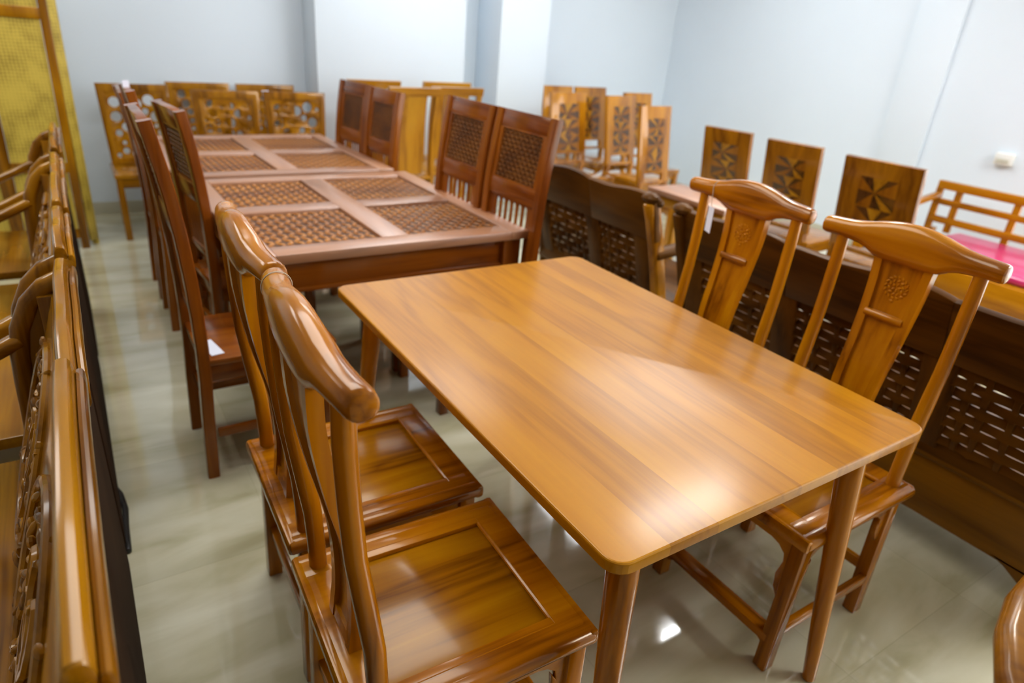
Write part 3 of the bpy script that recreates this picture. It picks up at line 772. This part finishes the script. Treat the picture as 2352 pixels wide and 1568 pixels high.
# ------------------------------------------------------------------ woven-back sofas seen from behind (face +X)
def sofa(y0, y1, xb, label, segs):
    r = empty('slatted_sofa', (xb + .35, (y0 + y1) / 2, 0))
    tag(r, label, 'sofa', 'dark sofas seen from behind')
    cy = (y0 + y1) / 2; O = -.35
    L = y1 - y0; hl = L / 2
    ZB, ZT = .41, .712                     # woven field
    def X(z): return O + interp([(0, .0), (.33, 0), (.95, -.165)], z)
    def M(z0): return None
    # seat box and base board
    MB().box((O + .30, 0, .385), (.54, L - .02, .03), bevel=.006).build('seat', SHADEW['Y'], r)
    MB().bar((O + .0, -hl, .24), (O + .0, hl, .24), .034, .21, bevel=.006).build('base_board', BASESHADE['Y'], r, label='plain wide board along the foot of the back')
    MB().bar((O - .004, -hl, .352), (O - .004, hl, .352), .05, .022, bevel=.008).build('moulding', BASESHADE['Y'], r)
    MB().bar((O - .012, -hl + .02, .385), (O - .020, hl - .02, .385), .022, .075, bevel=.003).build('lower_rail', SHADEW['Y'], r)
    MB().bar((O + .56, -hl + .03, .28), (O + .56, hl - .03, .28), .03, .16).build('front_apron', SHADEW['Y'], r)
    for sy in (-1, 1):
        # bracket feet
        MB().prism([(0, .15), (.30 , .15), (.24, .13), (.17, .09), (.13, 0), (0, 0)], .034, frame((O, sy * hl, 0), (0, -sy, 0), (0, 0, 1)) ).build('foot', BASESHADE['Y'], r)
        MB().box((O + .54, sy * (hl - .04), .10), (.07, .07, .20), bevel=.008).build('foot', SHADEW['Z'], r)
        MB().bar((O + .02, sy * (hl - .015), .26), (O + .55, sy * (hl - .015), .26), .026, .17).build('side_board', SHADEW['X'], r)
        # arm with scroll
        pts = [(O - .085, sy * (hl - .03), .640), (O + .05, sy * (hl - .03), .655), (O + .22, sy * (hl - .03), .67), (O + .36, sy * (hl - .03), .655), (O + .50, sy * (hl - .03), .62), (O + .56, sy * (hl - .03), .585)]
        arm = MB().tube(pts, [(.034, .026)] * 6, n=14, power=2.6).build('arm', SHADEW['X'], r)
        MB().bar((O + .50, sy * (hl - .03), .34), (O + .48, sy * (hl - .03), .63), .05, .045, up=(1, 0, 0)).build('arm_post', SHADEW['Z'], arm)
        # end post, curved, with scrolled head
        pz = [.14, .3, .42, .52, .62, .72, .82, .89]
        pts = [(X(z) + .020 * math.sin((z - .14) * 4.4), sy * (hl - .030), z) for z in pz]
        MB().tube(pts, [(.034, .026)] * 7 + [(.036, .028)], up=(0, 1, 0), n=14, power=4).build('back_post', AMBER['Z'] if sy < 0 else SHADEW['Z'], r)  # near post amber: light on its end face is put into the colour
        h = MB().ball((X(.905), sy * (hl - .035), .905), (.036, .048, .024)); h.ball((X(.88) + .02, sy * (hl - .02), .885), (.030, .032, .022)); h.build('scroll', SHADEW['Z'], r)
    n = len(segs) - 1
    for k in range(n):
        a, b_ = segs[k] - cy, segs[k + 1] - cy
        # crest board with serpentine top
        poly = []; N_ = 22; m_ = (a + b_) / 2
        for i in range(N_ + 1):
            u = i / N_; y = lerp(a, b_, u)
            z = .905 + .022 * math.sin(PI * u) ** .8 + .012 * math.sin(2 * PI * u + .6)
            poly.append((-y, z - ZT))
        poly = [(-a - .0005, 0)] + poly + [(-b_ + .0005, 0)]
        d = Vector((X(.93) - X(.715), 0, .215))
        mm = frame((X(ZT), 0, ZT), (0, -1, 0), d)
        MB().prism(poly, .028, mm, bevel=.003).build('crest_board', SHADEW['Y'], r)
        # woven field: verticals then wavy horizontals
        wv = MB(); us = [0, .12, .24, .44, .64, .80, .90, 1.0]; nv = len(us) - 1; ys = [lerp(a + .045, b_ - .045, u) for u in us]
        for i, y in enumerate(ys):
            wv.bar((X(ZB), y, ZB), (X(ZT + .01), y, ZT + .01), .018, .010, up=(1, 0, 0), bevel=.002)
        rows = 8; dz = (ZT - ZB) / rows
        for j in range(rows):
            zc = ZB + (j + .5) * dz
            rg = []
            q = 6
            for i in range(nv * q + 1):
                u = i / q; iu = min(int(u), nv - 1); y = lerp(ys[iu], ys[iu + 1], u - iu); off = .004 * math.cos(PI * (u + j)) 
                hh = dz / 2 + .0005 - .0046 * abs(math.sin(PI * u)) ** .6
                c = Vector((X(zc) + off, y, zc))
                rg.append([c + Vector((.003, 0, hh)), c + Vector((-.003, 0, hh)), c + Vector((-.003, 0, -hh)), c + Vector((.003, 0, -hh))])
            wv.loft(rg)
        wv.build('woven_back', SHADEW['Y'], r)
        # dark upright between the fields
        for y in ((a,) if k == 0 else ()) + (b_,):
            yy = max(-hl + .10, min(hl - .10, y))
            MB().bar((X(ZB - .02), yy, ZB - .02), (X(ZT + .01), yy, ZT + .01), .10, .022, up=(1, 0, 0), bevel=.004).build('stile', SHADEW['Z'], r)
    return r
sofa(.20, 1.90, 2.22, 'dark slatted sofa seen from behind, nearer one, behind the right-hand yoke-backed chairs', [.20, .78, 1.34, 1.90])
sofa(2.02, 3.02, 2.22, 'dark slatted sofa seen from behind, beyond the plank table\'s far right corner', [2.02, 2.48, 3.02])

# ------------------------------------------------------------------ carved benches on the left, seen from behind (face -X)
def carved_bench(y0, y1, label, steps, name='carved_settle', cat='bench', depth=.55):
    cy = (y0 + y1) / 2; hl = (y1 - y0) / 2
    r = empty(name, (-.30, cy, 0)); tag(r, label, cat, 'carved benches along the left edge')
    O = .30
    # crest rail pieces
    for k, (a, b_, z) in enumerate(steps):
        a -= cy; b_ -= cy
        cr = MB(); pts = []; rad = []
        N_ = 12
        for i in range(N_ + 1):
            u = i / N_
            zz = z + .014 * math.sin(PI * u) - .006 * math.cos(4 * PI * u) * (.2 if k % 2 else 1)
            pts.append((O - .0745, lerp(a + .003, b_ - .003, u), zz)); rad.append((.0145, .034))
        cr.tube(pts, rad, n=16, power=3.0)
        c = cr.build('crest_rail', CARV['Y'], r)
        MB().tube([(p[0] + .0205, p[1], p[2] - .008) for p in pts], [(.0075, .020)] * len(pts), n=12, power=2.6).build('bead', CARV['Y'], c)
    # end wings: swept profile from the crest round and down to the arm
    prof = [(-.050, .905), (-.075, .912), (-.115, .895), (-.150, .860), (-.178, .800), (-.190, .735), (-.195, .66), (-.20, .56), (-.205, .47)]
    for s in (-1, 1):
        yy = s * (hl - .022)
        wg = MB().tube([(O + x, yy, z) for x, z in prof], [(.021, .021)] * len(prof), up=(0, 1, 0), n=14, power=2.6).build('wing', CARV['Z'], r)
        poly = [(x + O, z) for x, z in prof] + [(O - .10, .47), (O - .09, .80)]
        MB().prism([(x, z) for x, z in poly], .022, frame((0, yy, 0), (1, 0, 0), (0, 0, 1)), bevel=.002).build('wing_panel', BASESHADE['Z'], wg)  # darker wood here paints the shade inside the wing
        arm = [(O - .18, yy, .775), (O - .26, yy, .735), (O - .36, yy, .69), (O - .48, yy, .665), (O - .60, yy, .67), (O - .68, yy, .655)]
        ar = MB().tube(arm, [(.026, .018)] * 6, n=14, power=2.6).build('arm', CARV['X'], r)
        MB().tube([(O - .63, yy, .40), (O - .645, yy, .5), (O - .62, yy, .58), (O - .63, yy, .66)], .022, up=(0, 1, 0)).build('arm_post', CARV['Z'], ar)
        MB().bar((O - .108, s * (hl - .03), 0), (O - .108, s * (hl - .03), .88), .05, .045, up=(0, 1, 0)).build('leg', CARV['Z'], r)
        MB().bar((O - .65, s * (hl - .03), 0), (O - .65, s * (hl - .03), .40), .06, .06, up=(0, 1, 0)).build('leg', CARV['Z'], r)
    # plain outer back board
    MB().box((O - .077, 0, .47), (.012, 2 * hl - .01, .90), bevel=.002).build('back_board', BACKM, r)
    # reclined inner board with relief
    M = frame((O - .23, 0, .46), (0, 1, 0), (.135, 0, .42)); Hb = math.hypot(.135, .42)
    ip = MB(); ip.box((0, Hb / 2, 0), (2 * hl - .08, Hb, .016), bevel=.002)
    bmesh.ops.transform(ip.bm, matrix=M, verts=ip.bm.verts)
    inner = ip.build('backrest', CARV['Y'], r)
    rl = MB(); rnd = random.Random(int(y0 * 100)); s0 = .012   # relief on the -X side
    nseg = max(1, int(2 * hl / .42))
    for k in range(nseg):
        c = -hl + .06 + (k + .5) * (2 * hl - .12) / nseg; w = (2 * hl - .12) / nseg * .45
        # frame oval and scrolls
        rl.tube([(c + w * math.cos(t), Hb / 2 + Hb * .42 * math.sin(t), s0) for t in [2 * PI * i / 24 for i in range(25)]], .008, up=(0, 0, 1), n=8, round_ends=False)
        for q in range(5):
            a0 = rnd.uniform(0, 2 * PI); cx = c + rnd.uniform(-.5, .5) * w; cz = Hb * rnd.uniform(.3, .7)
            pts = [(cx + math.cos(a0 + t * .55) * (.012 + .006 * t), cz + math.sin(a0 + t * .55) * (.012 + .008 * t), s0 + .003) for t in range(10)]
            rl.tube(pts, [.003 + .0006 * i for i in range(10)], up=(0, 0, 1), n=6)
        for q in range(46):
            a = rnd.uniform(0, 2 * PI); cx = c + rnd.uniform(-.95, .95) * w; cz = Hb * rnd.uniform(.08, .92)
            rl.ball((cx, cz, s0), (rnd.uniform(.012, .026), rnd.uniform(.005, .010), .008), Matrix.Rotation(a, 4, 'Z') @ Matrix.Rotation(.25, 4, 'Y'), u=8, v=5)
    for v in rl.bm.verts: v.co.z = -v.co.z if True else v.co.z
    Mi = frame((O - .23, 0, .46), (0, 1, 0), (.135, 0, .42))
    # local +Z of that frame points to +X; relief therefore sits on negative Z
    bmesh.ops.transform(rl.bm, matrix=Mi, verts=rl.bm.verts); bmesh.ops.recalc_face_normals(rl.bm, faces=rl.bm.faces)
    rl.build('relief', CARV['Y'], inner, label='leaf and scroll carving')
    MB().box((O - .40, 0, .435), (.52, 2 * hl - .03, .035), bevel=.006).build('seat', CARV['Y'], r)
    MB().bar((O - .655, -hl + .05, .35), (O - .655, hl - .05, .35), .026, .13).build('front_apron', CARV['Y'], r)
    MB().bar((O - .095, -hl + .05, .26), (O - .095, hl - .05, .26), .02, .10).build('rear_apron', SHADEW['Y'], r)
    return r
carved_bench(.10, 1.775, 'carved teak settle whose crest rail fills the bottom left corner', [(.10, .50, .945), (.50, 1.13, .960), (1.13, 1.775, .925)])
carved_bench(1.86, 3.12, 'second carved teak settle along the left edge, behind the nearest one', [(1.86, 2.28, .925), (2.28, 2.70, .935), (2.70, 3.12, .925)])
carved_bench(3.24, 3.90, 'carved teak armchair at the left edge, right in front of the bamboo screen', [(3.24, 3.55, .93), (3.55, 3.90, .925)], 'carved_armchair', 'chair')

# ------------------------------------------------------------------ bamboo screen
def screen():
    r = empty('folding_screen', (-.55, 4.95, 0), 0)
    tag(r, 'tall yellow woven bamboo screen in a brown frame, back left corner', 'screen')
    def panel(M_, w, name, z0=.06, z1=2.1, back=False):
        f = MB()
        for x in (0, w): f.box((x, 0, (z1) / 2), (.045, .032, z1), bevel=.004)
        for z in (.105, .53, 1.405, z1 - .03): f.box((w / 2, 0, z), (w - .045, .028, .062), bevel=.003)
        bmesh.ops.transform(f.bm, matrix=M_, verts=f.bm.verts)
        fo = f.build('screen_frame', AMBER['Z'] if back else CARV['Z'], r)
        m = MB(); m.box((w / 2, -.0, (z0 + z1) / 2), (w - .05, .006, z1 - z0 - .03), bevel=0)
        bmesh.ops.transform(m.bm, matrix=M_, verts=m.bm.verts)
        m.build('bamboo_matting', RATTAN, fo)
    # front leaf: right stile at world x about -.03, leaning left slightly
    Mf = Matrix.Translation((.50 - .335, .08, 0)) @ Matrix.Rotation(0, 4, 'Z') @ Matrix.Rotation(math.radians(1.0), 4, 'Y')
    panel(Mf, .335, 'a')
    # second leaf folded back behind, its matting edge shows as the pale strip
    Mb = Matrix.Translation((.530, .10, 0)) @ Matrix.Rotation(math.radians(55), 4, 'Z') @ Matrix.Rotation(math.radians(1.0), 4, 'Y')
    f = MB(); f.box((.035, 0, 1.05), (.07, .012, 2.02), bevel=.002); f.box((.07, .012, 1.04), (.03, .03, 2.08), bevel=.003)
    bmesh.ops.transform(f.bm, matrix=Mb, verts=f.bm.verts); f.build('edge_strip', RATTAN, r, label='pale bamboo strip along the right edge')
    Ml = Matrix.Translation((.145, .10, 0)) @ Matrix.Rotation(math.radians(180 - 12), 4, 'Z')
    panel(Ml, .46, 'b')
    return r
screen()

# ------------------------------------------------------------------ daybed with pink mattress by the right wall
def daybed():
    r = empty('daybed', (4.95, 1.55, 0)); tag(r, 'amber teak daybed with an open railed back, under the pink mattress', 'daybed')
    x0, x1, y0, y1 = -.45, .47, -1.0, .90; ZT = .765
    MB().bar((x1, y0, ZT - .03), (x1, y1, ZT - .03), .04, .062).build('top_rail', AMBER['Y'], r)
    MB().bar((x1, y0, .615), (x1, y1, .615), .03, .045).build('mid_rail', AMBER['Y'], r)
    MB().bar((x1, y0, .485), (x1, y1, .485), .034, .05).build('lower_rail', AMBER['Y'], r)
    for y in (y1 - .02, y1 - .16, y1 - .55, y1 - .90, y1 - 1.25, y1 - 1.6, y0 + .02):
        MB().bar((x1, y, .40), (x1, y, ZT - .05), .048, .026, up=(1, 0, 0)).build('baluster', AMBER['Z'], r)
    # end rail at the far side with curved arm
    e = MB().tube([(x1, y1 - .02, .66), (x1 - .2, y1 - .02, .63), (x1 - .45, y1 - .02, .60), (x1 - .7, y1 - .02, .615), (x0, y1 - .02, .59)], (.028, .024), n=12, power=3).build('arm', AMBER['X'], r)
    for x in (x1 - .3, x1 - .6): MB().bar((x, y1 - .02, .40), (x, y1 - .02, .60), .03, .03, up=(1, 0, 0)).build('arm_post', AMBER['Z'], e)
    for x in (x0, x1):
        for y in (y0 + .04, y1 - .04): MB().bar((x, y, 0), (x, y, .42), .07, .07, up=(0, 1, 0)).build('leg', AMBER['Z'], r)
    MB().bar((x0, y0, .28), (x0, y1, .28), .034, .20).build('front_rail', AMBER['Y'], r)
    MB().bar((x1, y0, .30), (x1, y1, .30), .034, .16).build('back_rail', AMBER['Y'], r)
    for y in (y0, y1): MB().bar((x0, y, .30), (x1, y, .30), .03, .16).build('end_rail', AMBER['X'], r)
    MB().box(((x0 + x1) / 2, (y0 + y1) / 2, .37), (x1 - x0 - .03, y1 - y0 - .03, .03), bevel=.003).build('deck', AMBER['Y'], r)
    return r
daybed()
mt = MB().box((0, 0, 0), (.83, 1.50, .055), bevel=.024, seg=4).build('mattress', PINK)
mt.location = (4.94, 1.43, .4135); tag(mt, 'glossy pink mattress lying on the amber daybed', 'mattress')

# ------------------------------------------------------------------ horseshoe armchair at the bottom right
def horseshoe():
    cx, cy = 1.055, -.262; R = .415
    r = empty('round_armchair', (cx, cy, 0)); tag(r, 'reddish armchair with a bent round arm, cut off by the bottom right corner', 'chair')
    def ring(a): return (R * math.cos(a), R * math.sin(a), .85 - .10 * (0.5 - 0.5 * math.cos(a - PI / 2)) )
    A = [math.radians(t) for t in range(-60, 241, 10)]
    c = .031
    MB().tube([ring(a) for a in A], [(c, .026)] * len(A), n=16, power=2.3).build('arm_rail', MOC['Y'], r)
    for t in (-50, 20, 90, 160, 230):
        a = math.radians(t); p = ring(a)
        MB().tube([(p[0] * .72, p[1] * .72, 0), (p[0] * .80, p[1] * .80, .42), (p[0], p[1], p[2] - .01)], [.018, .020, .016], up=(0, 1, 0)).build('post', MOC['Z'], r)
    b = MB(); P = circ(0, 0, .325, 28); b.prism(P, .035, Matrix.Translation((0, 0, .43)), bevel=.008); b.build('seat', MOC['X'], r)
    return r
horseshoe()

# ------------------------------------------------------------------ small things
def paper_tag(name, loc, rot, size, label, string=None):
    o = empty(name, loc); tag(o, label, 'price tag')
    p = MB().box((0, 0, 0), (size[0], size[1], .0012), bevel=.0004, seg=1).build('card', PAPER, o)
    p.rotation_euler = rot
    if string:
        MB().tube(string, .0012, n=6, round_ends=False).build('string', STRING, o)
    return o
# hanging from the far yoke chair on the right
paper_tag('price_tag', (1.768, 1.472, .985), (PI / 2, 0, PI / 2 - .45), (.045, .085), 'white paper tag hanging by a string from a right-hand yoke-backed chair',
          [(0, 0, .040), (.004, .01, .06), (.008, .014, .085), (.010, .016, .10)])
paper_tag('price_tag', (.275, 2.205, .4615), (0, 0, math.radians(100)), (.125, .042), 'white paper tag lying flat on the seat of a tall reddish chair')
# thin string round the crest of the nearest yoke chair
st = MB(); M_ = frame((.249, 1.087, 1.082), (1, 0, 0), (0, 0, 1))
st.torus((0, 0, 0), .0262, .0009, M_, n=28, k=6)
tag(st.build('string_loop', STRING), 'thin string looped round the crest of the largest yoke-backed chair', 'string')
st = MB(); st.torus((0, 0, 0), .0262, .0010, frame((1.802, 1.488, 1.085), (1, 0, 0), (0, 0, 1)), n=28, k=6)
tag(st.build('string_loop', STRING), 'thin string looped round the crest of the chair that carries the hanging tag', 'string')
paper_tag('price_tag', (.2385, 3.60, 1.165), (PI / 2, 0, .2), (.028, .03), 'small white tag at the top of a tall chair beside the far lattice table')
paper_tag('price_tag', (1.252, 5.335, .965), (1.35, 0, .1), (.05, .04), 'small white tag on the top rail of an openwork chair by the back wall')
# electrical box on the right wall
r = empty('wall_switch', (XR, 2.25, .94)); tag(r, 'small white switch box on the right wall above the daybed', 'switch')
MB().box((-.022, 0, 0), (.044, .125, .085), bevel=.006).build('housing', PLASTIC, r)
MB().box((-.046, .0, -.012), (.006, .085, .030), bevel=.002).build('rocker', PLASTICD, r)
# black cable by the bench
c = MB().tube([(-.10, 2.28, .010), (-.085, 2.20, .010), (-.068, 2.14, .010), (-.060, 2.05, .010), (-.066, 1.96, .010), (-.068, 1.88, .010), (-.069, 1.84, .010)], .0095, n=10)
tag(c.build('cable', CABLE), 'short black cable curving on the tiled floor beside the left bench', 'cable')

# ------------------------------------------------------------------ camera (solved from the vanishing points of the front table)
Rw = [[0.843, -0.167, 0.511], [-0.532, -0.395, 0.749], [0.077, -0.903, -0.422]]
f = 1508.24
v1 = Vector((104 - 1176, -12.4 - 784, f)).normalized()
v2 = Vector((3665 - 1176, 290 - 784, f)); v2 = (v2 - v1 * v2.dot(v1)).normalized()
v3 = v2.cross(v1)                                   # world up in camera axes
right = Vector((v2.x, v1.x, v3.x)); down = Vector((v2.y, v1.y, v3.y)); fwd = Vector((v2.z, v1.z, v3.z))
cam = bpy.data.cameras.new('camera'); co = bpy.data.objects.new('camera', cam); C.objects.link(co)
M = Matrix((right, -down, -fwd)).transposed().to_4x4(); M.translation = Vector((0, 0, 1.5))
co.matrix_world = M
cam.sensor_width = 36.0; cam.lens = f / 2352 * 36.0; cam.clip_start = .02
cam.dof.use_dof = True; cam.dof.focus_distance = 1.15; cam.dof.aperture_fstop = 2.8
bpy.context.scene.camera = co

# ------------------------------------------------------------------ daylight from the open shop front, exposure
w = bpy.data.worlds.new('world'); bpy.context.scene.world = w; w.use_nodes = True
bg = w.node_tree.nodes['Background']; bg.inputs['Color'].default_value = (0.86, 0.93, 1.0, 1); bg.inputs['Strength'].default_value = 4.5
vs = bpy.context.scene.view_settings
vs.view_transform = 'Standard'; vs.look = 'None'; vs.gamma = 1.0; vs.use_curve_mapping = False
vs.exposure = 0.06
